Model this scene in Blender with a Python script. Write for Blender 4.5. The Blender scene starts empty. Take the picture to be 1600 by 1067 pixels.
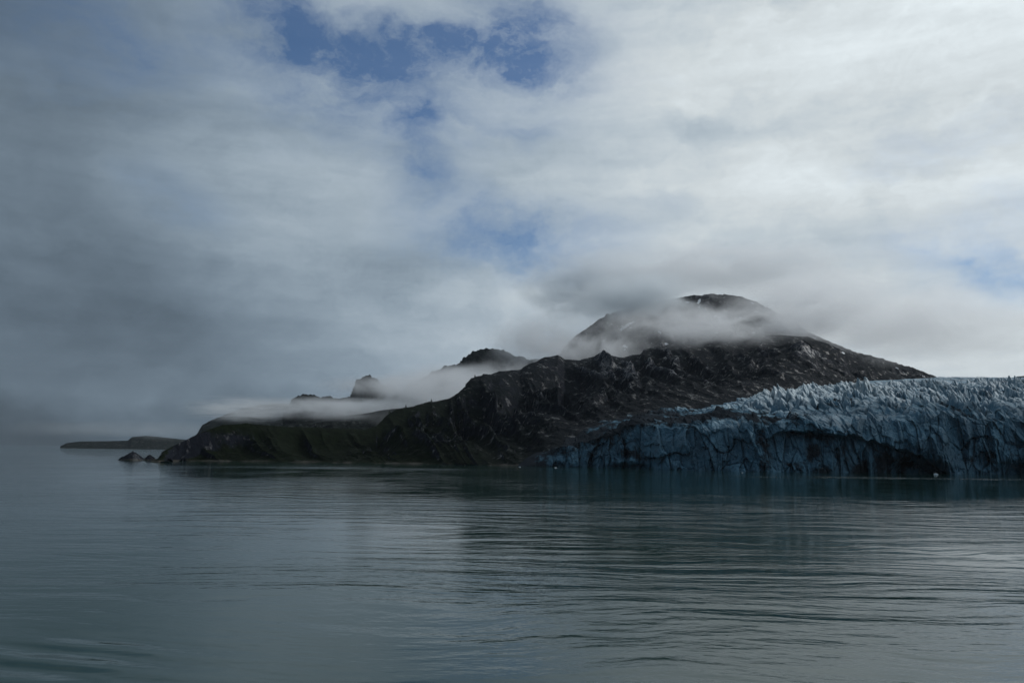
import bpy, math
import numpy as np
from mathutils import Matrix, Vector

# ------------------------------------------------------------------ camera
sc = bpy.context.scene
R = math.radians
CAM_H = 15.0
F = 28.0 / 36.0 * 1600.0            # focal length in photo pixels
PITCH, ROLL = R(7.86), R(0.734)
M3 = Matrix.Rotation(R(90) + PITCH, 3, 'X') @ Matrix.Rotation(ROLL, 3, 'Z')
cd = bpy.data.cameras.new('camera'); cam = bpy.data.objects.new('camera', cd)
sc.collection.objects.link(cam)
cam.matrix_world = Matrix.Translation((0, 0, CAM_H)) @ M3.to_4x4()
cd.lens = 28.0; cd.sensor_width = 36.0; cd.sensor_fit = 'HORIZONTAL'
cd.clip_start = 0.5; cd.clip_end = 200000.0
sc.camera = cam
MN = np.array(M3)

def pix_dir(u, v):
    """unit directions through photo pixels (1600 x 1067)"""
    u = np.asarray(u, float); v = np.asarray(v, float)
    d = np.stack([(u - 800.0) / F, -(v - 533.5) / F, -np.ones_like(u)], -1) @ MN.T
    return d / np.linalg.norm(d, axis=-1, keepdims=True)
def pix_ae(u, v):
    """azimuth (from +Y towards +X) and tangent of elevation"""
    d = pix_dir(u, v)
    return np.arctan2(d[..., 0], d[..., 1]), d[..., 2] / np.hypot(d[..., 0], d[..., 1])
def at(u, v, r):
    a, e = pix_ae(u, v)
    return Vector((r * math.sin(a), r * math.cos(a), CAM_H + r * e))
def project(P):
    q = (P - np.array([0, 0, CAM_H])) @ MN
    return 800 + F * q[..., 0] / -q[..., 2], 533.5 - F * q[..., 1] / -q[..., 2]

# ------------------------------------------------------------------ render settings
sc.view_settings.view_transform = 'Standard'; sc.view_settings.look = 'None'
sc.view_settings.exposure = 0.0; sc.view_settings.gamma = 1.0
cy = sc.cycles
cy.max_bounces = 6; cy.diffuse_bounces = 2; cy.glossy_bounces = 3; cy.volume_bounces = 4
cy.transparent_max_bounces = 16
cy.volume_step_rate = 0.5; cy.volume_max_steps = 160
cy.use_denoising = True
cy.sample_clamp_indirect = 4.0

# ------------------------------------------------------------------ sun
SUN_AZ, SUN_EL = R(68), R(36)
SUN_E = 1.5
sl = bpy.data.lights.new('sun', 'SUN'); sun = bpy.data.objects.new('sun', sl)
sc.collection.objects.link(sun)
sl.energy = SUN_E; sl.angle = R(0.6); sl.color = (1.0, 0.985, 0.965)
sd = Vector((math.sin(SUN_AZ) * math.cos(SUN_EL), math.cos(SUN_AZ) * math.cos(SUN_EL), math.sin(SUN_EL)))
sun.rotation_euler = (-sd).to_track_quat('-Z', 'Y').to_euler()

# ------------------------------------------------------------------ node helper
class NT:
    def __init__(s, tree): s.t = tree; s.n = tree.nodes; s.l = tree.links
    def new(s, typ, **kw):
        n = s.n.new(typ)
        for k, v in kw.items(): setattr(n, k, v)
        return n
    def put(s, sock, val):
        if isinstance(val, bpy.types.NodeSocket): s.l.new(val, sock)
        elif val is not None: sock.default_value = val
    def m(s, op, a, b=None, c=None, clamp=False):
        n = s.new('ShaderNodeMath', operation=op, use_clamp=clamp)
        s.put(n.inputs[0], a)
        if b is not None: s.put(n.inputs[1], b)
        if c is not None: s.put(n.inputs[2], c)
        return n.outputs[0]
    def v(s, op, a, b=None, scale=None):
        n = s.new('ShaderNodeVectorMath', operation=op)
        s.put(n.inputs[0], a)
        if b is not None: s.put(n.inputs[1], b)
        if scale is not None: s.put(n.inputs[3], scale)
        return n.outputs['Value'] if op in ('LENGTH', 'DOT_PRODUCT', 'DISTANCE') else n.outputs[0]
    def noise(s, vec, scale, detail=4.0, rough=0.55, dist=0.0, col=False, lac=2.0, ntype='FBM'):
        n = s.new('ShaderNodeTexNoise'); n.noise_type = ntype
        s.put(n.inputs['Vector'], vec); n.inputs['Scale'].default_value = scale
        n.inputs['Detail'].default_value = detail; n.inputs['Roughness'].default_value = rough
        n.inputs['Distortion'].default_value = dist; n.inputs['Lacunarity'].default_value = lac
        return n.outputs['Color'] if col else n.outputs['Fac']
    def rng(s, val, a, b, c=0.0, d=1.0, smooth=True):
        n = s.new('ShaderNodeMapRange', interpolation_type='SMOOTHSTEP' if smooth else 'LINEAR')
        n.clamp = True if not smooth else n.clamp
        s.put(n.inputs[0], val)
        for i, x in enumerate((a, b, c, d)): s.put(n.inputs[i + 1], x)
        return n.outputs[0]
    def mix(s, f, a, b):
        n = s.new('ShaderNodeMix', data_type='RGBA')
        s.put(n.inputs[0], f); s.put(n.inputs[6], a); s.put(n.inputs[7], b)
        return n.outputs[2]
    def blob(s, vec, c, sc3):
        """gaussian bump of a vector around c, sc3 = 1/sigma per axis"""
        d = s.v('MULTIPLY', s.v('SUBTRACT', vec, tuple(c)), tuple(sc3))
        return s.m('EXPONENT', s.m('MULTIPLY', s.v('DOT_PRODUCT', d, d), -1.0))

# ------------------------------------------------------------------ world: Nishita sky under a broken cloud layer
w = bpy.data.worlds.new('World'); sc.world = w; w.use_nodes = True
w.node_tree.nodes.clear(); N = NT(w.node_tree)
out = N.new('ShaderNodeOutputWorld'); bg = N.new('ShaderNodeBackground')
N.l.new(bg.outputs[0], out.inputs[0])
sky = N.new('ShaderNodeTexSky', sky_type='NISHITA', sun_disc=False, sun_elevation=SUN_EL, sun_rotation=SUN_AZ,
            altitude=0.0, air_density=1.0, dust_density=0.4, ozone_density=2.5)
tc = N.new('ShaderNodeTexCoord').outputs['Generated']
# slow warp so that every cloud edge is ragged
wp = N.v('SUBTRACT', N.noise(N.v('MULTIPLY', tc, (1, 1, 1.5)), 5.0, 6, 0.58, col=True), (0.5, 0.5, 0.5))
dw = N.v('ADD', tc, N.v('SCALE', wp, scale=0.17))
wps = N.v('SUBTRACT', N.noise(tc, 3.0, 3, 0.5, col=True), (0.5, 0.5, 0.5))
dl = N.v('ADD', tc, N.v('SCALE', wps, scale=0.12))
def sky_blob(vec, u, v, su, sv):
    d = pix_dir(u, v)
    return N.blob(vec, d, (F / su, F / su * 0.5, F / sv))
def total(items):
    t = None
    for x in items: t = x if t is None else N.m('ADD', t, x)
    return t
# openings in the cloud: where, how wide, how far open
HOLES = [(415, 10, 75, 50, .85), (530, 75, 110, 34, .65), (710, 75, 120, 32, 1.0), (820, 40, 90, 50, 1.0), (900, 100, 60, 26, .5),
         (490, 165, 70, 26, .5), (690, 190, 80, 30, .62), (650, 265, 40, 50, .72), (850, 190, 55, 22, .45), (600, 130, 100, 34, .4),
         (780, 385, 115, 36, 1.0), (930, 385, 85, 24, .45), (285, 325, 60, 40, .38), (165, 65, 70, 40, .35), (740, 330, 50, 30, .35),
         (1480, 205, 85, 30, .5), (1540, 385, 130, 32, .58), (1590, 425, 80, 40, .5), (1400, 268, 60, 22, .3),
         (120, 20, 160, 70, .3), (1065, 330, 60, 22, .3), (1590, 300, 60, 30, .3),
         (720, 110, 300, 100, .36), (650, 250, 100, 120, .36), (560, 190, 160, 50, .2), (470, 50, 190, 90, .28), (100, 60, 240, 90, .22), (860, 390, 200, 40, .2), (1510, 400, 180, 60, .2)]      # thin veils
hole = total([N.m('MULTIPLY', sky_blob(dw, u, v, su, sv), a) for u, v, su, sv, a in HOLES])
wisp = N.noise(N.v('ADD', N.v('MULTIPLY', tc, (1, 1, 2.0)), N.v('SCALE', wp, scale=0.45)), 7.0, 10, 0.62)
fine = N.noise(N.v('ADD', N.v('MULTIPLY', tc, (1, 1, 2.4)), N.v('SCALE', wp, scale=0.3)), 16.0, 8, 0.6)
hole = N.m('ADD', hole, N.m('MULTIPLY', N.m('ADD', N.m('SUBTRACT', wisp, 0.5), N.m('MULTIPLY', N.m('SUBTRACT', wisp, 0.5), 0.45)), N.m('ADD', 0.15, N.m('MULTIPLY', hole, 2.0))))
openf = N.rng(hole, 0.10, 1.80, 0.0, 0.88, smooth=False)
# cloud brightness: thin and sunlit towards the sun, thick and grey away from it
sund = N.v('DOT_PRODUCT', dl, tuple(sd))
bri = N.rng(sund, 0.08, 0.82, 0.195, 0.72, smooth=False)
LUM = [(0, 664, 330, 50, -.10), (80, 500, 300, 80, -.035), (40, 690, 260, 14, -.06), (0, 640, 330, 60, -.045), (330, 510, 150, 40, -.02), (430, 250, 170, 110, .065), (420, 400, 150, 40, .04), (330, 590, 200, 20, .02), (640, 480, 200, 80, .055), (760, 560, 120, 50, .05),
       (480, 430, 130, 50, .02), (1290, 110, 120, 28, -.09), (1180, 175, 130, 24, -.08), (1500, 40, 200, 70, .10), (1200, 60, 160, 50, .03),
       (1010, 150, 180, 30, .05), (1350, 260, 200, 50, .06), (1010, 405, 130, 30, .03), (1480, 470, 160, 30, .06), (1380, 430, 150, 30, -.02), (800, 480, 140, 40, .05),
       (1250, 520, 200, 60, .05), (0, 150, 130, 300, -.02), (1100, 300, 150, 40, .03)]
bri = N.m('ADD', bri, total([N.m('MULTIPLY', sky_blob(dw, u, v, su, sv), a) for u, v, su, sv, a in LUM]))
tex1 = N.noise(N.v('ADD', N.v('MULTIPLY', tc, (1, 1, 2.2)), N.v('SCALE', wp, scale=0.5)), 4.5, 10, 0.6)
tex2 = N.noise(N.v('MULTIPLY', tc, (1, 1, 7)), 3.0, 6, 0.55)
var = N.m('ADD', N.m('MULTIPLY', N.m('SUBTRACT', tex1, 0.5), 0.62), N.m('MULTIPLY', N.m('SUBTRACT', tex2, 0.5), 0.7))
var = N.m('ADD', var, N.m('MULTIPLY', N.m('SUBTRACT', wisp, 0.5), 0.45))
bri = N.m('MULTIPLY', bri, N.m('ADD', 1.0, var))
ysep = N.new('ShaderNodeSeparateXYZ'); N.l.new(tc, ysep.inputs[0])
bri = N.m('MULTIPLY', bri, N.rng(ysep.outputs[1], -0.4, 0.3, 0.8, 1.0))      # sky dimmed behind the ship so slopes facing it stay darker
bri = N.m('MAXIMUM', bri, 0.045)
dark_t = N.rng(bri, 0.08, 0.68, 0.0, 1.0, smooth=False)
tint = N.mix(dark_t, (0.71, 1.0, 1.31, 1), (0.915, 1.0, 1.04, 1))
cloud = N.v('SCALE', tint, scale=bri)
skyc = N.v('MULTIPLY', N.v('SCALE', sky.outputs[0], scale=0.10), (0.30, 0.52, 0.72))
col = N.mix(openf, cloud, skyc)
N.put(bg.inputs[0], col); bg.inputs[1].default_value = 1.0

# ------------------------------------------------------------------ numpy noise
_rs = np.random.RandomState(7)
_perm = _rs.permutation(256); _perm = np.concatenate([_perm, _perm, _perm])
_g3 = _rs.normal(size=(256, 3)); _g3 /= np.linalg.norm(_g3, axis=1, keepdims=True)
_rv = _rs.rand(256, 4)
def pnoise(x, y, z=0.0):
    x, y, z = np.broadcast_arrays(np.asarray(x, float), y, z)
    xi = np.floor(x).astype(int); yi = np.floor(y).astype(int); zi = np.floor(z).astype(int)
    xf, yf, zf = x - xi, y - yi, z - zi
    f = lambda t: t * t * t * (t * (t * 6 - 15) + 10)
    uu, vv, ww = f(xf), f(yf), f(zf)
    res = 0
    for dx in (0, 1):
        for dy in (0, 1):
            for dz in (0, 1):
                h = _perm[_perm[_perm[(xi + dx) & 255] + ((yi + dy) & 255)] + ((zi + dz) & 255)]
                g = _g3[h]
                d = g[..., 0] * (xf - dx) + g[..., 1] * (yf - dy) + g[..., 2] * (zf - dz)
                res = res + d * (uu if dx else 1 - uu) * (vv if dy else 1 - vv) * (ww if dz else 1 - ww)
    return res * 1.5
def fbm(x, y, z=0.0, o=5, g=0.5):
    s, a = 0, 1.0
    for k in range(o):
        s = s + a * pnoise(x * 2**k + 17.3 * k, y * 2**k + 5.1 * k, z * 2**k); a *= g
    return s
def ridged(x, y, z=0.0, o=5, g=0.5):
    s, a, wt = 0, 1.0, 1.0
    for k in range(o):
        n = 1 - np.abs(pnoise(x * 2**k + 11.7 * k, y * 2**k + 3.3 * k, z * 2**k)) * 1.7
        n = np.clip(n, 0, 1)**2 * wt; wt = np.clip(n * 1.6, 0, 1); s = s + a * n; a *= g
    return s
def worley(x, y, jit=0.9):
    """F1, F2, random 4-vector of the cell, offset to the cell's point"""
    xi = np.floor(x).astype(int); yi = np.floor(y).astype(int)
    f1 = np.full(x.shape, 9.0); f2 = np.full(x.shape, 9.0)
    rv = np.zeros(x.shape + (4,)); off = np.zeros(x.shape + (2,))
    for dx in (-1, 0, 1):
        for dy in (-1, 0, 1):
            h = _perm[_perm[(xi + dx) & 255] + ((yi + dy) & 255)]
            r = _rv[h]
            ox = xi + dx + 0.5 + (r[..., 0] - .5) * jit - x; oy = yi + dy + 0.5 + (r[..., 1] - .5) * jit - y
            d = np.hypot(ox, oy)
            c = d < f1
            f2 = np.where(c, f1, np.minimum(f2, d)); f1 = np.where(c, d, f1)
            rv[c] = _rv[(h + 31) & 255][c]; off[..., 0] = np.where(c, -ox, off[..., 0]); off[..., 1] = np.where(c, -oy, off[..., 1])
    return f1, f2, rv, off
def sstep(a, b, x):
    t = np.clip((x - a) / (b - a), 0, 1); return t * t * (3 - 2 * t)

# ------------------------------------------------------------------ mesh helpers
def tag(o, label, cat, kind=None, group=None):
    o['label'] = label; o['category'] = cat
    if kind: o['kind'] = kind
    if group: o['group'] = group
    return o
def grid_mesh(name, P, mat, smooth=True, attrs=None):
    """P: rows x cols x 3"""
    nr, nc = P.shape[:2]
    me = bpy.data.meshes.new(name)
    me.vertices.add(nr * nc); me.vertices.foreach_set('co', P.reshape(-1).astype(np.float32))
    i = np.arange(nr - 1)[:, None] * nc + np.arange(nc - 1)[None]
    q = np.stack([i, i + 1, i + nc + 1, i + nc], -1).reshape(-1)
    nf = (nr - 1) * (nc - 1)
    me.loops.add(nf * 4); me.loops.foreach_set('vertex_index', q.astype(np.int32))
    me.polygons.add(nf); me.polygons.foreach_set('loop_start', (np.arange(nf) * 4).astype(np.int32))
    me.polygons.foreach_set('use_smooth', np.full(nf, smooth))
    me.update(calc_edges=True)
    for k, a in (attrs or {}).items():
        at_ = me.attributes.new(k, 'FLOAT', 'POINT'); at_.data.foreach_set('value', a.reshape(-1).astype(np.float32))
    me.materials.append(mat)
    o = bpy.data.objects.new(name, me); sc.collection.objects.link(o)
    return o
def poly_mesh(name, V, Fs, mat, smooth=False, parent=None):
    me = bpy.data.meshes.new(name); me.from_pydata([tuple(map(float, v)) for v in V], [], [tuple(map(int, f)) for f in Fs]); me.update()
    if smooth: me.polygons.foreach_set('use_smooth', np.full(len(me.polygons), True))
    me.materials.append(mat)
    o = bpy.data.objects.new(name, me); sc.collection.objects.link(o)
    if parent: o.parent = parent
    return o

# ------------------------------------------------------------------ materials
def new_mat(name):
    m = bpy.data.materials.new(name); m.use_nodes = True
    m.node_tree.nodes.clear(); n = NT(m.node_tree)
    return m, n, n.new('ShaderNodeOutputMaterial')
def rock_mat(name, rock_a, rock_b, moss, moss_amt, scl=1.0, snow=0.0, spec=0.9, rough=0.42):
    m, n, o = new_mat(name)
    b = n.new('ShaderNodeBsdfPrincipled'); n.l.new(b.outputs[0], o.inputs[0])
    pos = n.new('ShaderNodeNewGeometry'); P = pos.outputs['Position']; Nz = n.new('ShaderNodeSeparateXYZ'); n.l.new(pos.outputs['Normal'], Nz.inputs[0])
    ps = n.new('ShaderNodeSeparateXYZ'); n.l.new(P, ps.inputs[0])
    n1 = n.noise(P, 0.02 * scl, 8, 0.65)
    n2 = n.noise(P, 0.11 * scl, 6, 0.7)
    n3 = n.noise(P, 0.006 * scl, 5, 0.6)
    c = n.mix(n.rng(n2, 0.38, 0.66), rock_a + (1,), rock_b + (1,))
    pale_ = n.rng(n.noise(n.v('MULTIPLY', P, (1, 1, 1.6)), 0.075 * scl, 7, 0.72), 0.60, 0.68)
    c = n.mix(pale_, c, tuple(x * 1.8 for x in rock_b) + (1,))
    ab = n.new('ShaderNodeAttribute', attribute_name='bare_lit').outputs['Fac']
    bare_lit = n.rng(n.m('ADD', ab, n.m('MULTIPLY', n.m('SUBTRACT', n.noise(n.v('MULTIPLY', n.v('ADD', P, n.v('MULTIPLY', ps.outputs[2], (0.7, 0, 0))), (1, .35, .5)), 0.33 * scl, 6, 0.8), 0.5), 1.8)), 0.35, 1.15)
    gr = n.new('ShaderNodeAttribute', attribute_name='green').outputs['Fac']
    c = n.mix(bare_lit, c, n.mix(n.rng(n2, 0.4, 0.6), tuple(x * 1.2 for x in rock_b) + (1,), (0.036, 0.041, 0.052, 1)))  # bare rock made paler on spurs, painting in their lit edges
    # plants keep to the gentler ledges
    mf = n.m('ADD', n.m('MULTIPLY', Nz.outputs[2], 0.7), n.m('ADD', n.m('MULTIPLY', n1, 0.9), n.m('MULTIPLY', n3, 0.9)))
    mf = n.rng(mf, 1.36 - moss_amt, 1.52 - moss_amt)
    mossc = n.mix(n.rng(n2, 0.35, 0.65), tuple(x * 0.6 for x in moss) + (1,), tuple(x * 1.5 for x in moss) + (1,))
    mf = n.m('MULTIPLY', n.m('MULTIPLY', mf, gr), n.m('SUBTRACT', 1.0, bare_lit))
    c = n.mix(mf, c, mossc)
    glint = n.m('MULTIPLY', n.rng(n.noise(n.v('MULTIPLY', n.v('ADD', P, n.v('MULTIPLY', ps.outputs[2], (0.7, 0, 0))), (1.3, .30, .45)), 0.6 * scl, 5, 0.8), 0.62, 0.68), n.rng(n.m('ADD', ab, n.m('MULTIPLY', n1, .9)), 1.05, 1.45))
    c = n.mix(glint, c, (0.11, 0.115, 0.125, 1))  # pale flecks painted in for glints on the spurs
    if snow:
        sn = n.rng(n.noise(n.v('MULTIPLY', P, (1, 1, 1)), 0.035 * scl, 6, 0.62), 0.665 - snow, 0.675 - snow)
        c = n.mix(sn, c, (0.55, 0.58, 0.62, 1))
    tide = n.m('MULTIPLY', n.rng(n.m('ADD', ps.outputs[2], n.m('MULTIPLY', n2, 4.0)), 2.6, 4.2, 1.0, 0.0), n.rng(n1, 0.42, 0.6))
    c = n.mix(tide, c, (0.06, 0.056, 0.05, 1))
    n.put(b.inputs['Base Color'], c)
    wet = n.rng(n.m('ADD', n.noise(P, 0.06 * scl, 8, 0.75), n.m('MULTIPLY', bare_lit, 0.07)), 0.55, 0.62)
    n.put(b.inputs['Roughness'], n.m('ADD', n.rng(wet, 0, 1, 0.75, rough), n.m('MULTIPLY', mf, 0.4), clamp=True))
    n.put(b.inputs['Specular IOR Level'], n.m('ADD', 0.03, n.m('MULTIPLY', n.m('MULTIPLY', wet, n.m('SUBTRACT', 1.0, mf)), spec)))
    bp = n.new('ShaderNodeBump'); bp.inputs['Strength'].default_value = 1.0; bp.inputs['Distance'].default_value = 3.5 / scl
    n.put(bp.inputs['Height'], n.noise(P, 0.16 * scl, 8, 0.68, ntype='FBM')); n.put(b.inputs['Normal'], bp.outputs[0])
    return m
M_ROCK = rock_mat('headland_rock', (0.004, 0.0055, 0.010), (0.012, 0.0148, 0.022), (0.0055, 0.0085, 0.0042), 0.16, rough=0.28, spec=0.35)
M_ROCK_FAR = rock_mat('summit_rock', (0.008, 0.0095, 0.014), (0.026, 0.028, 0.034), (0.007, 0.009, 0.008), 0.0, 0.6, snow=0.012)
M_HILL = rock_mat('far_hill_rock', (0.012, 0.013, 0.018), (0.025, 0.025, 0.03), (0.007, 0.011, 0.007), 0.2, 0.5, spec=0.4)

def snow_mat():
    m, n, o = new_mat('old_snow'); b = n.new('ShaderNodeBsdfPrincipled'); n.l.new(b.outputs[0], o.inputs[0])
    P = n.new('ShaderNodeNewGeometry').outputs['Position']
    n.put(b.inputs['Base Color'], n.mix(n.noise(P, 0.2, 5), (0.45, 0.47, 0.5, 1), (0.75, 0.78, 0.8, 1))); b.inputs['Roughness'].default_value = 0.8
    return m
M_SNOW = snow_mat()

def ice_mat():
    m, n, o = new_mat('glacier_ice')
    b = n.new('ShaderNodeBsdfPrincipled'); n.l.new(b.outputs[0], o.inputs[0])
    g = n.new('ShaderNodeNewGeometry'); P = g.outputs['Position']
    sx = n.new('ShaderNodeSeparateXYZ'); n.l.new(g.outputs['Normal'], sx.inputs[0])
    def attr(k):
        a = n.new('ShaderNodeAttribute', attribute_name=k); return a.outputs['Fac']
    top, debris_dark, rnd = attr('crust_sunlit'), attr('debris_dark'), attr('block_tone')
    n1 = n.noise(P, 0.03, 6, 0.6); n2 = n.noise(n.v('MULTIPLY', P, (1, 1, .5)), 0.15, 7, 0.70)
    blue = n.mix(n.rng(n1, 0.35, 0.65), (0.06, 0.125, 0.175, 1), (0.095, 0.205, 0.285, 1))
    pale = n.mix(n.rng(n2, 0.3, 0.7), (0.075, 0.16, 0.215, 1), (0.52, 0.60, 0.64, 1))
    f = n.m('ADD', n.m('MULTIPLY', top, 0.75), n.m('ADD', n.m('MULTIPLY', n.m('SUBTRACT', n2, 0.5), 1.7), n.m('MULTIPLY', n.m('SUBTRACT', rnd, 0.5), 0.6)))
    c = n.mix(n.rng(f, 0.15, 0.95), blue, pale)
    dirt = n.mix(n2, (0.010, 0.014, 0.020, 1), (0.036, 0.041, 0.047, 1))
    df = n.m('ADD', debris_dark, n.m('MULTIPLY', n.m('SUBTRACT', n.noise(P, 0.09, 7, 0.7), 0.5), 1.5))
    band = n.rng(n.noise(n.v('MULTIPLY', P, (1, 1, 0.12)), 0.12, 5, 0.65), 0.55, 0.7)
    df = n.m('ADD', df, n.m('MULTIPLY', band, 0.22))
    c = n.mix(n.rng(df, 0.35, 0.75), c, dirt)
    n.put(b.inputs['Base Color'], c)
    dm = n.rng(df, 0.30, 0.60)
    n.put(b.inputs['Roughness'], n.m('ADD', 0.5, n.m('MULTIPLY', dm, 0.4))); n.put(b.inputs['Specular IOR Level'], n.m('SUBTRACT', 0.2, n.m('MULTIPLY', dm, 0.2)))
    bp = n.new('ShaderNodeBump'); bp.inputs['Strength'].default_value = 0.9; bp.inputs['Distance'].default_value = 1.6
    n.put(bp.inputs['Height'], n.noise(n.v('MULTIPLY', P, (1, 1, .45)), 0.4, 7, 0.65)); n.put(b.inputs['Normal'], bp.outputs[0])
    return m
M_ICE = ice_mat()

# ------------------------------------------------------------------ water
def water_mat():
    m, n, o = new_mat('glacial_sea')
    b = n.new('ShaderNodeBsdfPrincipled'); n.l.new(b.outputs[0], o.inputs[0])
    P = n.new('ShaderNodeNewGeometry').outputs['Position']
    b.inputs['Base Color'].default_value = (0.012, 0.037, 0.032, 1)
    b.inputs['IOR'].default_value = 1.333; b.inputs['Roughness'].default_value = 0.03
    # wind ruffles some areas more than others
    wind = n.noise(n.v('MULTIPLY', P, (1.0, 0.55, 1)), 0.006, 4, 0.6, dist=0.5)
    wind = n.rng(wind, 0.36, 0.62, 0.30, 1.0)
    for (u, v, su, sv, k) in ((1450, 800, 170, 60, 1.0), (1100, 930, 60, 22, 1.3), (1500, 1000, 40, 22, .9), (1450, 747, 190, 22, 2.2), (1250, 746, 60, 10, 1.5), (560, 731, 160, 40, 1.2)):
        a_ = at(u, v, 1.0); t_ = CAM_H / (CAM_H - a_.z)
        wind = n.m('ADD', wind, n.m('MULTIPLY', n.blob(P, (a_.x * t_, a_.y * t_, 0), (1.0 / su, 1.0 / sv, 0)), k))
    py_ = n.new('ShaderNodeSeparateXYZ'); n.l.new(P, py_.inputs[0])
    wind = n.m('ADD', wind, n.rng(py_.outputs[1], 1100.0, 3500.0, 0.0, 2.6))          # open bay: more wind
    # long low swell lines, short ripples, cat's paws
    wq = n.v('ADD', P, n.v('SCALE', n.v('SUBTRACT', n.noise(P, 0.012, 3, 0.5, col=True), (.5, .5, .5)), scale=40.0))
    h1 = n.m('MULTIPLY', n.noise(n.v('MULTIPLY', wq, (0.19, 1.0, 1)), 0.16, 3, 0.5), 0.34)
    h2 = n.m('MULTIPLY', n.noise(n.v('MULTIPLY', wq, (0.40, 1.0, 1)), 0.75, 3, 0.55), 0.065)
    h3 = n.m('MULTIPLY', n.noise(n.v('MULTIPLY', P, (0.6, 1.0, 1)), 3.0, 3, 0.6), 0.009)
    h = n.m('MULTIPLY', n.m('ADD', n.m('ADD', h1, h2), h3), wind)
    # ship's wake crossing the lower left corner
    wk = at(40, 1035, 1.0); d = (Vector((wk.x, wk.y, wk.z - CAM_H))); t = CAM_H / -d.z; cx, cyy = d.x * t, d.y * t
    mask = n.blob(P, (cx, cyy, 0), (1 / 11.0, 1 / 8.0, 0.0))
    ph = n.v('DOT_PRODUCT', n.v('ADD', P, n.v('SCALE', n.noise(P, 0.12, 2, .5, col=True), scale=2.0)), (0.42, 1.3, 0))
    h = n.m('ADD', h, n.m('MULTIPLY', n.m('MULTIPLY', n.m('SINE', ph), mask), 0.13))
    bp = n.new('ShaderNodeBump'); bp.inputs['Strength'].default_value = 1.0; bp.inputs['Distance'].default_value = 1.0
    n.put(bp.inputs['Height'], h); n.put(b.inputs['Normal'], bp.outputs[0])
    return m
M_WATER = water_mat()
S = 60000.0
wv = [(-S, -S, 0), (S, -S, 0), (S, S, 0), (-S, S, 0)]
sea = poly_mesh('water', wv, [(0, 1, 2, 3)], M_WATER)
tag(sea, 'calm grey green glacial sea with long fine ripples', 'water', 'structure')

# ------------------------------------------------------------------ terrain from ridge lines
def curve(pts):
    """[(u, v, r)] -> functions of azimuth: distance, height"""
    pts = np.array(pts, float)
    a, e = pix_ae(pts[:, 0], pts[:, 1]); z = CAM_H + pts[:, 2] * e
    return lambda ph: (np.interp(ph, a, pts[:, 2]), np.interp(ph, a, z))
def shore(pts):
    pts = np.array(pts, float); a, e = pix_ae(pts[:, 0], pts[:, 1])
    return [(u, v, CAM_H / -ee) for (u, v), ee in zip(pts[:, :2], e)]
def azr(u0, u1, n):
    a0, _ = pix_ae(u0, 700.0); a1, _ = pix_ae(u1, 700.0)
    return np.linspace(a0, a1, n)
def terrain(name, base, ridge, u0, u1, nc, nr, mat, prof=0.85, amp=30., size=140., slant=0.0, back=0.6, seed=0.0, edge=0.04, fine=1.0, gully=1.0, crag=0.0, ret=False, bare_lit_f=None):
    ph = azr(u0, u1, nc)
    rb, zb = curve(base)(ph); rr, zr = curve(ridge)(ph)
    nb = nr // 4
    s = np.concatenate([np.linspace(0, 1, nr) ** 1.15, 1 + np.linspace(0, back, nb + 1)[1:]])[:, None]
    r = rb + (rr - rb) * s
    sf = np.clip(s, 0, 1)
    z = zb + (zr - zb) * (sf ** prof) - np.clip(s - 1, 0, None) ** 1.2 * (zr - zb) / back * 1.05
    X = r * np.sin(ph); Y = r * np.cos(ph)
    # gullies run down the slope, leaning by `slant`
    q = (z - zb); K = 1500.0
    al = ph[None] * K + slant * q * K / r + 22 * fbm(X / 150. + seed, Y / 150., q / 150., 3)
    n1 = ridged(al / size + seed, q / (size * 3.2) + seed, Y / (size * 9.0), 5, 0.5) - 1.05
    n5 = ridged(al / (size * .24) + seed, q / (size * 1.1) + seed, Y / (size * 3.0), 5, 0.55) - 1.0
    n2 = fbm(X / (size * 1.7) + seed + 9, Y / (size * 1.7), q / size * 0.6, 5, 0.5)
    n3 = fbm(X / 26. + seed, Y / 26., q / 17., 5, 0.62)
    env = np.clip(np.sin(np.clip(sf, 0, 1) * math.pi * 0.5 + 0.05) * 1.0, 0.0, 1) * (1 - 0.9 * sstep(0.75, 1.0, sf) * (1 - sstep(1.0, 1.15, s)))
    hh = np.clip(zr - zb, 0, None); loc = np.clip(hh / (min(amp, 25.) * 5), 0.0, 1.0)
    rt = 1 - (0.75 - crag) * sstep(0.7, 1.0, sf) * (1 - sstep(1.0, 1.2, s))
    dz = (amp * (gully * n1 + 0.4 * n2 + 0.6 * gully * n5) * env * (0.4 + 0.6 * rt) + 4.2 * fine * n3 * np.clip(sf * 8, 0, 1) * rt) * loc
    z = z + dz
    # push the surface sideways as well, so faces overhang a little
    side = (3.5 * fine * fbm(X / 18. + 3 + seed, Y / 18., q / 12., 3, 0.5)) * np.clip(sf * 10, 0, 1) * loc
    P = np.stack([X + side, Y + side * 0.6, z], -1)
    bare_lit = sstep(0.0, 0.8, n5 + 0.8 * n1 + 0.3 + 0.5 * fbm(X / 300. + seed, Y / 300., 0, 2)) * np.clip(sf * 5, 0, 1)  # spur crests: bare rock that also carries painted lit edges
    Up, Vp = project(P); green = 0.25 + 0.75 * (1 - sstep(580, 900, Up + (Vp - 650) * -1.0)) if name == 'headland' else np.full(Up.shape, .6)
    if bare_lit_f: bare_lit = bare_lit * bare_lit_f(*project(P))
    o = grid_mesh(name, P, mat, attrs={'bare_lit': bare_lit, 'green': green})
    return (o, P) if ret else o

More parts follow.
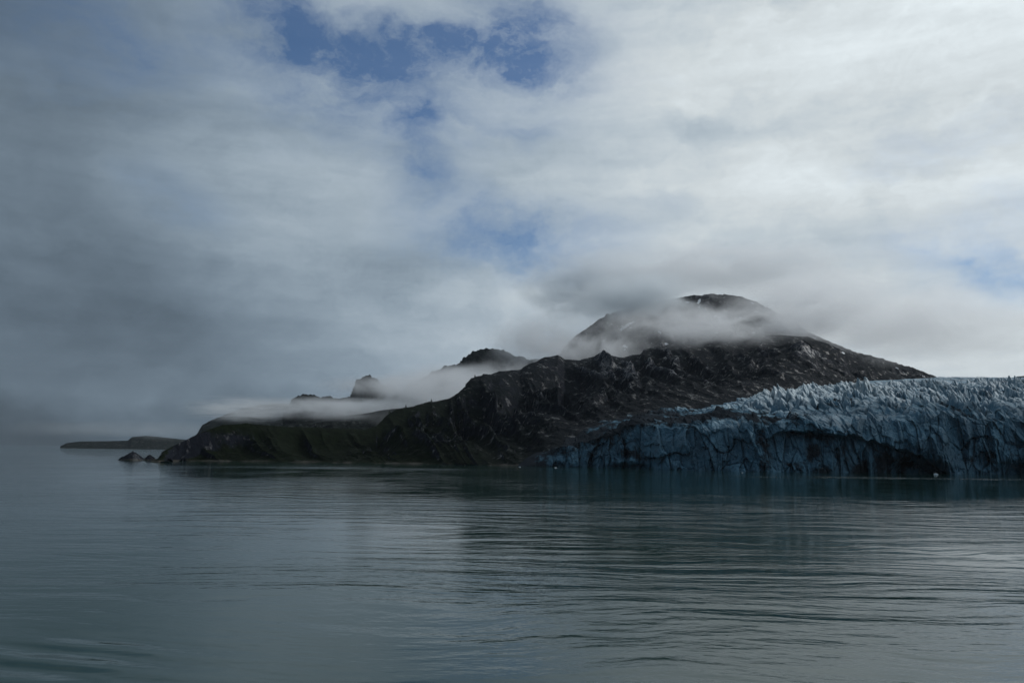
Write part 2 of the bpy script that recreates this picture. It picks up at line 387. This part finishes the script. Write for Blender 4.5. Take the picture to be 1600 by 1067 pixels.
GL_EDGE = [(815, 728, 858), (850, 700, 900), (880, 684, 960), (930, 662, 1050), (1000, 645, 1180), (1080, 630, 1320), (1150, 621, 1430), (1200, 611, 1550),
           (1260, 601, 1750), (1330, 595, 2000), (1400, 592, 2250), (1470, 588, 2600), (1540, 588, 2700), (1700, 588, 2700)]
def below(pts, dv=6, dr=-60):
    return [(u, v + dv, r + dr) for u, v, r in pts]

head_shore = shore([(236, 719.3), (300, 720), (430, 721.5), (600, 724), (700, 725.5), (800, 727.5), (825, 728)])
headland_base = [(u, v, r - 2) for u, v, r in head_shore] + [(850, 712, 872), (880, 699, 905), (930, 673, 985)] + below(GL_EDGE[4:], 7, -70)
headland_ridge = [(236, 719.5, 905), (247, 716, 910), (253, 706, 920), (262, 701, 930), (300, 681, 990), (330, 668, 1030), (348, 662, 1050), (385, 660, 1080), (412, 664, 1100),
                  (475, 666, 1150), (525, 668, 1180), (572, 669, 1200), (588, 664, 1220), (598, 654, 1260), (606, 646, 1280), (622, 637, 1300), (645, 633, 1320), (672, 626, 1350),
                  (700, 621, 1380), (715, 612, 1400), (727, 600, 1430), (734, 590, 1450), (745, 587, 1470), (768, 582, 1520), (782, 577, 1540), (812, 575, 1600),
                  (830, 566, 1640), (850, 556, 1680), (872, 553, 1730), (882, 560, 1760), (905, 562, 1800), (930, 556, 1850), (975, 558, 1900), (1000, 553, 1930), (1006, 545, 1950),
                  (1030, 540, 2000), (1060, 536, 2060), (1100, 530, 2150), (1160, 524, 2250), (1220, 522, 2320), (1262, 524, 2380), (1300, 538, 2420), (1318, 547, 2450), (1340, 560, 2480),
                  (1380, 575, 2550), (1420, 592, 2650), (1500, 620, 2750), (1700, 650, 2800)]
mtn, Pm = terrain('headland', headland_base, headland_ridge, 238, 1480, 1500, 430, M_ROCK, prof=0.86, amp=46., size=200., slant=0.95, fine=.62, seed=1.3, ret=True, bare_lit_f=lambda U, V: 0.25 + 0.75 * sstep(650, 900, U + (V - 600) * 1.5) * (1 - 0.5 * sstep(1350, 1450, U)))  # painted lit edges weaken towards both ends of the slope
tag(mtn, 'dark rocky mountainside with green patches sloping down to the sea beside the glacier', 'mountain', 'structure')

peak_base = [(820, 640, 2300), (1000, 640, 2300), (1100, 640, 2500), (1260, 600, 2600), (1460, 600, 2900), (1500, 600, 2900)]
peak_ridge = [(820, 600, 3300), (850, 577, 3300), (874, 551, 3300), (890, 533, 3310), (905, 521, 3320), (925, 507, 3330), (950, 491, 3350), (990, 478, 3380), (1040, 468, 3400), (1075, 463, 3420), (1110, 457.5, 3420), (1150, 461, 3430),
              (1180, 470, 3440), (1205, 483, 3450), (1240, 504, 3450), (1268, 520, 3450), (1300, 535, 3450), (1340, 550, 3450), (1365, 556, 3450), (1400, 566, 3450), (1435, 577, 3450), (1462, 588, 3450), (1500, 606, 3450)]
peak, Pp = terrain('summit', peak_base, peak_ridge, 822, 1498, 900, 300, M_ROCK_FAR, prof=0.9, amp=34., size=170., slant=0.7, seed=5.1, fine=1.7, crag=.35, ret=True)
tag(peak, 'high dark rounded mountain summit wrapped in cloud with thin snow streaks', 'mountain', 'structure')

def hill(name, label, pts, r_front, mat=M_HILL, amp=25., size=170., seed=0.0, vb=None, cols=420, rows=120, **kw):
    kw.setdefault('bare_lit_f', lambda U, V: 0.12)
    pts = np.array(pts, float); u0, u1 = pts[0, 0], pts[-1, 0]
    base = []
    for u in np.linspace(u0, u1, 12):
        a, e = pix_ae(u, 700.0); base.append((u, 533.5, r_front))
    a, e = pix_ae([b[0] for b in base], [533.5] * 12)
    # foot at sea level
    B = []
    for (u, v, r) in base:
        lo, hi = 500.0, 900.0
        for _ in range(40):
            mid = (lo + hi) / 2
            if pix_ae(u, mid)[1] * r + CAM_H > -3: lo = mid
            else: hi = mid
        B.append((u, lo, r))
    o = terrain(name, B, pts, u0, u1, cols, rows, mat, amp=amp, size=size, seed=seed, **kw)
    return tag(o, label, 'hill', 'structure')
hill('ridge', 'dark craggy ridge poking out of fog left of the summit',
     [(600, 640, 3600), (640, 602, 3600), (665, 588, 3600), (680, 578, 3600), (698, 571, 3600), (715, 569, 3620), (727, 558, 3640), (738, 549, 3650), (760, 545, 3660), (785, 546, 3680), (800, 553, 3700), (830, 562, 3700), (870, 560, 3700), (920, 600, 3700)],
     2700, amp=22., size=150., seed=2.2, slant=.5, crag=.6, fine=2.4)
hill('knob', 'small dark rocky knob rising steeply out of the fog bank',
     [(440, 640, 3100), (455, 627, 3100), (463, 619, 3100), (475, 616, 3100), (492, 616, 3100), (500, 621, 3100), (515, 619, 3100), (530, 623, 3100), (548, 620, 3100), (553, 606, 3100), (557, 594, 3100), (563, 590, 3100), (571, 586, 3100),
      (578, 585, 3100), (585, 589, 3100), (594, 599, 3100), (606, 604, 3110), (630, 612, 3130), (660, 628, 3150), (700, 650, 3150)], 2500, amp=9., size=90., seed=3.7, prof=.8, fine=1.8, crag=.6)
hill('low_hill', 'low dark green hill under the fog behind the headland',
     [(380, 678, 1900), (430, 667, 1900), (480, 658, 1900), (520, 652, 1900), (560, 647, 1900), (600, 640, 1900), (640, 636, 1900), (680, 640, 1900)], 1450, amp=10., size=120., seed=7.7)
hill('blue_hill', 'blue grey layered hill sloping into the sea behind the headland',
     [(292, 697, 4200), (300, 686, 4200), (308, 678, 4200), (316, 664, 4200), (326, 658, 4200), (350, 648, 4200), (375, 639, 4200), (400, 633, 4200), (440, 630, 4200), (480, 636, 4200), (530, 642, 4200), (600, 640, 4200), (660, 640, 4200)],
     3500, amp=14., size=160., seed=8.8)
hill('island', 'long low dark island far off on the left horizon',
     [(94, 697.2, 6000), (104, 692, 6000), (125, 689.5, 6000), (165, 689, 6000), (200, 688, 6000), (206, 682.5, 6000), (228, 680.5, 6000), (245, 682, 6000), (275, 685, 6000), (300, 688, 6000), (330, 694, 6000)],
     5500, amp=8., size=150., seed=4.4, fine=.6)
hill('moraine', 'small dark rocky hill behind the glacier at the right edge',
     [(1520, 600, 3000), (1555, 594, 3000), (1575, 590, 3000), (1600, 587, 3000), (1640, 583, 3000), (1720, 578, 3000), (1800, 590, 3000)], 2700, amp=6., size=100., seed=9.4)

# ------------------------------------------------------------------ glacier
def build_glacier():
    nc, n_face, n_top = 1500, 190, 430
    ph = azr(806, 1760, nc)
    wl = np.array(shore([(806, 728), (900, 729.5), (1000, 732), (1100, 735), (1200, 737), (1300, 738.5), (1400, 739), (1500, 740), (1600, 741), (1760, 744)]))
    aw, _ = pix_ae(wl[:, 0], wl[:, 1]); rw = np.interp(ph, aw, wl[:, 2])
    U, _ = project(np.stack([rw * np.sin(ph), rw * np.cos(ph), np.zeros_like(ph)], -1))
    lipv = np.interp(U, [806, 830, 860, 900, 950, 1000, 1080, 1150, 1200, 1260, 1330, 1400, 1480, 1600, 1760], [728.6, 716, 703, 687, 677, 669, 672, 673, 668, 660, 655, 655, 652, 655, 655])
    al, el = pix_ae(U, lipv); rl = rw + 14
    zl = CAM_H + rl * el
    rbk, zbk = curve([(800, 728, 880)] + GL_EDGE[1:])(ph)
    rbk = np.maximum(rbk + 40, rl + 60); zbk = np.maximum(zbk + 1.5, zl * 0.9)
    # face
    t = np.linspace(0, 1, n_face)[:, None]
    Zf = -2 + (zl + 2) * t; Rf = rw + 14 * t ** 2
    # top
    s = (np.linspace(0, 1, n_top + 1)[1:] ** 1.35)[:, None]
    Rt = rl + (rbk - rl) * s
    # the elevation angle rises smoothly with distance
    e0 = (zl - CAM_H) / rl; e1 = (zbk - CAM_H) / rbk
    Et = e0 + (e1 - e0) * s ** 0.62
    Zt = CAM_H + Rt * Et
    Rr = np.concatenate([Rf, Rt]); Z = np.concatenate([Zf, Zt])
    PH = np.broadcast_to(ph, Rr.shape)
    X = Rr * np.sin(PH); Y = Rr * np.cos(PH)
    UU = np.broadcast_to(U, Rr.shape)
    isface = np.concatenate([1 - t ** 6 * 0.6 + 0 * rw, np.broadcast_to(0.4 * np.exp(-(Rt - rl) / 14.0), Rt.shape)])
    body = 1 - isface
    edge = sstep(815, 900, UU)                       # melts into the slope on the left
    back = np.ones_like(Rr); back[n_face:] = 1 - 0.92 * sstep(0.72, 1.0, s)
    # --- broken blocks on top: leaning slabs between crevasses
    wx = 5 * fbm(X / 60, Y / 60, 0, 2); wy = 5 * fbm(X / 60 + 31, Y / 60, 0, 2)
    H = 0; tone = 0
    for size, amp, lean, rot, k in ((70., 15., 1.0, -0.45, 0), (30., 12.0, 1.2, -0.65, 1), (13.0, 6.0, 1.2, -0.35, 2)):
        ca, sa = math.cos(rot), math.sin(rot)
        px = (X + wx) * ca + (Y + wy) * sa; py = -(X + wx) * sa + (Y + wy) * ca
        f1, f2, rv, off = worley(px / (size * 0.72) + 40 * k, py / (size * 1.4) + 9 * k)
        crev = sstep(0.0, 0.20, f2 - f1)
        slab = rv[..., 2] * 0.9 - off[..., 0] * lean * (0.5 + rv[..., 3]) + off[..., 1] * 0.45 * (rv[..., 3] - .3)
        H = H + amp * ((slab - 0.45) * crev - 1.0 * (1 - crev) * (0.5 + 0.5 * rv[..., 3]))
        tone = tone + rv[..., 3] * (0.5, 0.3, 0.2)[k]
    H = H * (0.25 + 0.85 * sstep(-.35, .45, fbm(X / 110 + 3, Y / 150 + 8, 0, 3)))
    rough_zone = 0.35 + 0.65 * sstep(1100, 1250, UU + 60 * fbm(X / 90, Y / 90, 0, 3))
    H = H * rough_zone + 0.9 * fbm(X / 8, Y / 8, 0, 4, .6) + 17 * fbm(X / 120 + 5, Y / 170, 0, 3)
    topw = np.clip(body, 0, 1) * edge * back
    Z = Z + H * topw * 0.88
    # --- face: buttresses, chutes and fractured slabs, pushed out towards the water
    fx = X + 3 * fbm(X / 30, Z / 60, 3.3, 3)
    bt = fbm(fx / 55, Z / 160, 1.7, 3) * 15 + (ridged(fx / 26, Z / 70, 4.4, 2) - 0.9) * 6
    f1, f2, rv, off = worley(fx / 14 + 70, Z / 27 + 5 + 1.2 * pnoise(fx / 20, Z / 40))
    sl = (rv[..., 2] - .5) * 10 + off[..., 0] * 9 * (rv[..., 3] - .3) - 1.4 * (1 - sstep(0, .16, f2 - f1)) - off[..., 1] * 3
    f1, f2, rv2, off = worley(fx / 5.5 + 20, Z / 12 + 15 + pnoise(fx / 9, Z / 20))
    sl2 = (rv2[..., 2] - .5) * 4.6 + off[..., 0] * 4.0 * (rv2[..., 1] - .4) - 0.6 * (1 - sstep(0, .25, f2 - f1))
    push = bt + sl + sl2 + 1.5 * fbm(fx / 5, Z / 8, 2.2, 4, .6)
    # recess under the diagonal overhang and small sea caves
    _, VV = project(np.stack([X, Y, Z], -1))
    vl = np.interp(UU, [1180, 1215, 1240, 1290, 1340, 1400, 1440, 1475, 1490], [700, 676, 672, 676, 682, 697, 712, 734, 745]) + 3 * fbm(X / 12, Z / 12, 8, 3)
    rec = sstep(-1, 4, VV - vl) * sstep(1175, 1230, UU) * (1 - sstep(1475, 1488, UU))
    cave2 = np.exp(-(((UU - 1590) / 38) ** 2 + ((VV - 742) / 20) ** 2) ** 2)
    cave3 = np.exp(-(((UU - 1440) / 48) ** 2 + ((VV - 742) / 22) ** 2) ** 2)
    cave4 = np.exp(-(((UU - 985) / 30) ** 2 + ((VV - 733) / 9) ** 2) ** 2)
    push = push * (1 - 0.35 * rec) - 15 * rec - 20 * np.maximum(cave2, np.maximum(cave3 * 1.1, cave4 * .6))
    fw = np.clip(isface, 0, 1) * edge
    push = push * fw
    X = X - np.sin(PH) * push; Y = Y - np.cos(PH) * push
    Z = Z + 2.0 * fbm(X / 9, Y / 9, Z / 9, 3) * fw * np.concatenate([np.clip(t * 6, 0, 1) + 0 * rw, 1 + 0 * Rt])
    # --- masks carried by the mesh: pale crust with painted sunlit strip, rock rubble and dark tone, block tone
    _, V2 = project(np.stack([X, Y, Z], -1))
    crust_lit = np.clip(topw * (0.22 + H / 17.0) + 0.10, -.2, 1.15)
    crust_lit = crust_lit - 0.23 + 0.42 * np.exp(-((V2 - np.interp(UU, [1150, 1250, 1500], [628, 608, 600])) / 14.) ** 2) * sstep(1130, 1230, UU) * (1 - sstep(1440, 1560, UU)) * np.clip(topw * 2, 0, 1)  # sunlit strip painted pale along the upper ice, the rest dimmed
    crust_lit = crust_lit + 0.25 * np.exp(-((V2 - 650) / 14.) ** 2) * sstep(1150, 1190, UU) * (1 - sstep(1300, 1400, UU))
    patch = fbm(X / 55 + 2, Y / 90, 0, 3)
    mor = np.exp(-((V2 - np.interp(UU, [850, 1000, 1150, 1230, 1320, 1450, 1600], [700, 655, 648, 655, 632, 642, 640])) / 14.) ** 2) * (1 - 0.35 * sstep(1150, 1400, UU))
    leftd = 1 - sstep(980, 1230, UU + 40 * fbm(X / 60, Y / 60, 0, 3))
    upper = body * leftd
    debris_dark = 0.06 + 0.42 * sstep(0.0, 0.6, patch) * body + 0.42 * mor + (0.40 + 0.5 * fbm(X / 70 + 4, Y / 70, 0, 4)) * upper + 0.50 * (1 - sstep(815, 915, UU + 50 * fbm(X / 40, Z / 25, 3, 3))) + 0.35 * (1 - sstep(0, .5, body)) * (1 - sstep(.0, .6, bt / 15 + .5)) * .6
    debris_dark = debris_dark + fw * 0.16 * (1 - sstep(860, 1120, UU)) + 0.28 * fw * sstep(.0, .7, fbm(X / 40, Z / 30, 6.6, 3))
    debris_dark = debris_dark + 0.45 * np.exp(-((UU - 1190) / 22) ** 2) * fw + 0.25 * rec  # darker in one column and inside the recess
    P = np.stack([X, Y, Z], -1)
    o = grid_mesh('glacier', P, M_ICE, smooth=False, attrs={'crust_sunlit': crust_lit, 'debris_dark': debris_dark, 'block_tone': tone})
    return o, P
gl, Pg = build_glacier()
tag(gl, 'broad blue tidewater glacier with shattered crevassed top and tall dark ice cliff', 'glacier', 'structure')

# ------------------------------------------------------------------ snow streaks draped on the mountain
def drape(P, poly, lift, label, mat=M_SNOW):
    """cut a snow patch out of a terrain grid where it shows inside a thin outline, and lay it on the rock"""
    U, V = project(P); poly = np.array(poly, float)
    def inside(u, v):
        c = np.zeros(u.shape, bool); n = len(poly)
        for i in range(n):
            (x1, y1), (x2, y2) = poly[i], poly[(i + 1) % n]
            if y1 == y2: continue
            k = ((y1 > v) != (y2 > v)) & (u < (x2 - x1) * (v - y1) / (y2 - y1) + x1); c ^= k
        return c
    nr = P.shape[0] * 4 // 5
    m = inside(U, V); m[nr:] = False
    f = m[:-1, :-1] & m[1:, :-1] & m[:-1, 1:] & m[1:, 1:]
    cells = set(zip(*np.nonzero(f)))
    if not cells: return None
    best = []
    while cells:                                     # keep the largest connected patch
        st = [cells.pop()]; comp = []
        while st:
            i, j = st.pop(); comp.append((i, j))
            for d_ in ((i + 1, j), (i - 1, j), (i, j + 1), (i, j - 1)):
                if d_ in cells: cells.remove(d_); st.append(d_)
        if len(comp) > len(best): best = comp
    ii, jj = zip(*best)
    idx = {}; V3 = []; Fs = []
    for i, j in zip(ii, jj):
        q = []
        for a, b in ((i, j), (i, j + 1), (i + 1, j + 1), (i + 1, j)):
            if (a, b) not in idx: idx[(a, b)] = len(V3); V3.append(P[a, b] + np.array([0, -lift * .6, lift]))
            q.append(idx[(a, b)])
        Fs.append(q)
    o = poly_mesh('snow_streak', V3, Fs, mat)
    return tag(o, label, 'snow patch', group='snow streaks on the summit')
drape(Pp, [(921, 545), (927, 539), (936, 530), (943, 527), (942, 532), (934, 539), (928, 543)], 1.5, 'lower of the two pale diagonal snow streaks on the left flank of the summit')
drape(Pp, [(957, 525), (966, 516), (978, 507), (990, 501), (992, 504), (982, 511), (970, 519), (962, 524)], 1.5, 'upper longer diagonal snow streak on the summit flank, fading into cloud')
drape(Pp, [(1088, 475), (1091, 469), (1094, 466), (1096, 469), (1093, 476)], 1.5, 'small snow patch just left of the topmost rocks of the summit')
drape(Pm, [(1314, 550.5), (1317, 549.5), (1321, 553), (1319, 554.5)], .8, 'tiny bright snow patch on the right shoulder above the glacier')

# ------------------------------------------------------------------ rocks off the headland
def rock(u0, u1, vtop, upk, vw, label, seed, depth):
    r = CAM_H / -pix_ae((u0 + u1) / 2, vw)[1]
    A, B, T = at(u0, vw, r), at(u1, vw, r), at(upk, vtop, r)
    n = 70; g = np.linspace(-1, 1, n)
    x, y = np.meshgrid(g, g)
    X = A.x + (B.x - A.x) * (x + 1) / 2; pk = (T.x - A.x) / (B.x - A.x) * 2 - 1
    xs = np.where(x < pk, (x + 1) / (pk + 1), (1 - x) / (1 - pk))
    body = np.clip(xs, 0, 1) ** 0.8 * np.clip(1 - y * y, 0, 1) ** 0.6
    z = T.z * body * (1 + .10 * fbm(x * 1.6 + seed, y * 1.6, 0, 4)) + 1.1 * (fbm(x * 4 + seed, y * 4, 0, 5, .6)) * np.clip(body * 4, 0, 1) - 1.0
    P = np.stack([X, A.y + y * depth, z], -1)
    return tag(grid_mesh('rock', P, M_ROCK, smooth=False, attrs={'bare_lit': np.full(z.shape, .7), 'green': np.full(z.shape, .1)}), label, 'rock', group='rocks off the headland tip')
rock(188, 231, 704.5, 213, 718.2, 'pointed grey rock lying farthest out off the tip of the headland', 1.0, 14)
rock(226, 247, 709, 235, 718.8, 'small rounded rock between the pointed rock and the headland', 8.0, 9)

# ------------------------------------------------------------------ conifers on the skyline
def bark():
    m, n, o = new_mat('conifer_bark'); b = n.new('ShaderNodeBsdfPrincipled'); n.l.new(b.outputs[0], o.inputs[0])
    n.put(b.inputs['Base Color'], n.mix(n.noise(n.new('ShaderNodeNewGeometry').outputs['Position'], 3.0), (.03, .022, .018, 1), (.07, .055, .045, 1))); b.inputs['Roughness'].default_value = .9
    return m
def needles():
    m, n, o = new_mat('conifer_needles'); b = n.new('ShaderNodeBsdfPrincipled'); n.l.new(b.outputs[0], o.inputs[0])
    n.put(b.inputs['Base Color'], n.mix(n.noise(n.new('ShaderNodeNewGeometry').outputs['Position'], 1.5), (.012, .022, .012, 1), (.04, .06, .03, 1))); b.inputs['Roughness'].default_value = .8
    return m
M_BARK, M_NEED = bark(), needles()
def conifer(u, v, hgt, label, seed):
    rs = np.random.RandomState(seed)
    Um, Vm = project(Pm)
    col = np.argmin(np.abs(Um[200] - u)); row = np.argmin(Vm[:430, col]); base = Pm[row, col]
    e = bpy.data.objects.new('conifer', None); sc.collection.objects.link(e); e.location = base + np.array([0, -2, -.6])
    tag(e, label, 'tree', group='conifers on the skyline')
    V, Fs = [], []
    for k in range(2):
        for i in range(8):
            a = i * math.pi / 4; rr = (.32, .04)[k] * hgt / 6; V.append((rr * math.cos(a), rr * math.sin(a), (0, hgt)[k]))
    for i in range(8): Fs.append((i, (i + 1) % 8, 8 + (i + 1) % 8, 8 + i))
    poly_mesh('trunk', V, Fs, M_BARK, parent=e)
    V, Fs = [], []
    for _ in range(620):
        t = rs.rand() ** 1.3; z = hgt * (.1 + .92 * t); R0 = (1 - t) * hgt * .30 * (0.7 + .5 * rs.rand()) + .08
        a = rs.rand() * 6.283; d = np.array([math.cos(a), math.sin(a), -.35]); sd_ = np.array([-math.sin(a), math.cos(a), 0]) * .16 * hgt / 6
        p0 = np.array([0, 0, z]) + d * R0 * rs.rand() * .5; p1 = np.array([0, 0, z]) + d * R0
        k = len(V); V += [p0 - sd_, p0 + sd_, p1 + sd_ * .3, p1 - sd_ * .3 + np.array([0, 0, .1])]; Fs.append((k, k + 1, k + 2, k + 3))
    poly_mesh('crown', V, Fs, M_NEED, parent=e)
conifer(606, 646, 7.0, 'lone small conifer lowest on the skyline where the fog meets the slope', 1)
conifer(632, 634, 6.0, 'small conifer standing just above the foggy notch, second lowest on the skyline', 2)
conifer(674, 625, 5.5, 'small conifer on the gentle middle stretch of skyline, below the step', 3)
conifer(742, 586, 5.0, 'small conifer on top of the steep skyline step, highest of the trees', 4)

# ------------------------------------------------------------------ floating ice at the foot of the glacier
def icebit(u, v, size, seed, label):
    rs = np.random.RandomState(seed)
    r = CAM_H / -pix_ae(u, v)[1]; p = at(u, v, r)
    n, mm = 14, 9; th = np.linspace(0, 2 * math.pi, n)[None]; f = np.linspace(.03, 1, mm)[:, None] * math.pi / 2 * 1.25
    x = np.sin(f) * np.cos(th); y = np.sin(f) * np.sin(th); z = np.cos(f)
    d = 1 + .5 * fbm(x * 1.7 + seed, y * 1.7, z * 1.7, 3); d[:, -1] = d[:, 0]
    P = np.stack([x * d * size, y * d * size * .7, z * d * size * .45], -1) + np.array([p.x, p.y, -.05])
    tag(grid_mesh('ice_chunk', P, M_BERG, smooth=False), label, 'ice chunk', group='ice chunks floating below the glacier')
def berg():
    m, n, o = new_mat('floating_ice'); b = n.new('ShaderNodeBsdfPrincipled'); n.l.new(b.outputs[0], o.inputs[0])
    n.put(b.inputs['Base Color'], n.mix(n.noise(n.new('ShaderNodeNewGeometry').outputs['Position'], 1.5), (.3, .42, .5, 1), (.75, .8, .82, 1))); b.inputs['Roughness'].default_value = .4
    return m
M_BERG = berg()
for k, (u, v, s_, tx) in enumerate([(812, 729.5, .8, 'tiny pale ice chunk farthest left, where the rock slope ends and the ice begins'),
        (868, 730.6, 1.0, 'small pale ice chunk below the low left end of the ice cliff'),
        (1160, 738.3, .8, 'small pale ice chunk floating just left of the dark recess in the cliff')]):
    icebit(u, v, s_, k + 3, tx)
icebit(1462, 741, 1.9, 77, 'largest pale ice chunk floating at the mouth of the dark sea cave')

# ------------------------------------------------------------------ fog banks (real volumes round the mountains, plus one added shade cloud)
def fog_mat(name, dens, nscale, colr=(0.975, 0.985, 1.0), thr=0.45, soft=0.25, stretch=(1, 1, 2.2), aniso=0.5, seed=0.0):
    m, n, o = new_mat(name)
    pv = n.new('ShaderNodeVolumePrincipled'); n.l.new(pv.outputs[0], o.inputs['Volume'])
    pv.inputs['Color'].default_value = colr + (1,); pv.inputs['Anisotropy'].default_value = aniso
    oc = n.new('ShaderNodeTexCoord').outputs['Object']
    P = n.new('ShaderNodeNewGeometry').outputs['Position']
    no = n.noise(n.v('ADD', n.v('MULTIPLY', P, stretch), (seed, seed * 2, 0)), nscale, 6, 0.62, dist=0.5)
    rad = n.m('ADD', n.v('LENGTH', oc), n.m('MULTIPLY', n.m('SUBTRACT', no, 0.5), 2.0))
    fall = n.rng(rad, 0.25, 0.92, 1.0, 0.0)
    d = n.m('MULTIPLY', fall, n.rng(no, thr - soft, thr + soft))
    n.put(pv.inputs['Density'], n.m('MULTIPLY', d, dens))
    return m
def fog(u, v, r, hw, hh, depth, dens, label, nscale=0.004, **kw):
    """ellipsoid bank centred on the sight line of pixel (u, v) at distance r; hw, hh in photo pixels"""
    m = fog_mat('fog', dens, nscale, seed=u * 1.7, **kw)
    import bmesh
    bm = bmesh.new(); bmesh.ops.create_icosphere(bm, subdivisions=3, radius=1.0)
    me = bpy.data.meshes.new('fog_bank'); bm.to_mesh(me); bm.free(); me.materials.append(m)
    o = bpy.data.objects.new('fog_bank', me); sc.collection.objects.link(o)
    p = at(u, v, r); o.location = p; o.scale = (hw * r / F, depth, hh * r / F)
    o.rotation_euler.z = -math.atan2(p.x, p.y)
    tag(o, label, 'fog', 'stuff', 'fog banks round the mountains')
    return o
fog(1100, 508, 1850, 250, 40, 220, 0.0130, 'soft grey band of fog across the middle of the summit', nscale=0.008, thr=.48, soft=.10, stretch=(1, 1, 1.8))
fog(1000, 464, 3050, 135, 46, 220, 0.0240, 'grey cap of cloud rolling over the left side of the summit', nscale=0.006, thr=.45, soft=.12, stretch=(1, 1, 1.3), colr=(.88, .92, .95))  # volume colour darkened to stand in for the cloud's self-shadow
fog(925, 450, 3700, 150, 80, 250, 0.0140, 'dull grey cloud drifting left of the summit', nscale=0.005, thr=.46, soft=.15, colr=(.86, .90, .94))  # self-shadow put into the volume colour here too
fog(1245, 506, 2900, 95, 32, 120, 0.0170, 'ragged white cloud scraps crossing the right shoulder of the summit', nscale=0.009, thr=.47, soft=.09, stretch=(1, 1, 1.4))
fog(1120, 420, 3650, 300, 56, 350, 0.0090, 'pale cloud resting just above the summit', thr=.44, soft=.15)
fog(1270, 470, 3000, 160, 60, 250, 0.0110, 'pale mist trailing down the right side of the summit', nscale=0.005, thr=.45, soft=.14)
fog(920, 548, 2500, 140, 40, 200, 0.0120, 'wispy fog curling up behind the near shoulder', nscale=0.008, thr=.49, soft=.1, stretch=(1, 1, 1.2))
fog(745, 610, 2350, 225, 52, 300, 0.0200, 'bright fog bank filling the valley behind the near slope', nscale=0.005, thr=.46, soft=.11, stretch=(1, 1, 1.5))
fog(850, 535, 3250, 120, 60, 250, 0.0120, 'ragged fog between the craggy ridge and the summit', nscale=0.007, thr=.48, soft=.1, stretch=(1, 1, 1.2))
fog(545, 636, 2450, 190, 17, 300, 0.0150, 'flat white sheet of fog under the rocky knob', stretch=(1, 1, 2.6), thr=.47, nscale=0.008, soft=.10)
fog(600, 604, 2850, 120, 20, 150, 0.0110, 'thin fog veiling the foot of the rocky knob', nscale=0.007, thr=.44, soft=.12, stretch=(1, 1, 1.5))
fog(1440, 505, 2950, 250, 66, 300, 0.0070, 'pale fog spilling over the right shoulder towards the glacier', nscale=0.003, thr=.42, soft=.15)
shade_cloud = fog(2300, 0, 1760, 1, 1, 1, 0.0300, 'added low cloud unseen to the right, put there to shade the front of the glacier', nscale=0.003)
shade_cloud.location = (1330, 1090, 700); shade_cloud.scale = (420, 330, 90); shade_cloud.rotation_euler.z = 0.3  # unseen cloud added to keep sun off the glacier front
fog(500, 648, 1620, 120, 11, 120, 0.0100, 'thin grey mist along the top of the low hill behind the headland', stretch=(1, 1, 3), nscale=0.008, thr=.46, soft=.12)
fog(390, 640, 3000, 120, 26, 250, 0.0150, 'low streaky fog over the blue hill', stretch=(1, 1, 7), nscale=0.005, thr=.5, soft=.08)
fog(210, 672, 5300, 200, 16, 400, 0.0013, 'low cloud lying on the far island', thr=.44)
fog(620, 655, 1420, 80, 24, 90, 0.0025, 'thin dark mist in the notch below the near slope', nscale=0.012)

# ------------------------------------------------------------------ haze
hz, n, o = new_mat('haze_air')
pv = n.new('ShaderNodeVolumePrincipled'); n.l.new(pv.outputs[0], o.inputs['Volume'])
pv.inputs['Color'].default_value = (0.80, 0.90, 1.0, 1); pv.inputs['Density'].default_value = 1.0e-5; pv.inputs['Anisotropy'].default_value = 0.2
x, y0, y1, z0, z1 = 22000., -3000., 22000., -5.0, 1400.
hv = [(a, b, c) for c in (z0, z1) for b in (y0, y1) for a in (-x, x)]
hf = [(0, 2, 3, 1), (4, 5, 7, 6), (0, 1, 5, 4), (2, 6, 7, 3), (0, 4, 6, 2), (1, 3, 7, 5)]
tag(poly_mesh('haze', hv, hf, hz), 'thin blue haze filling the air over the bay', 'haze', 'stuff')
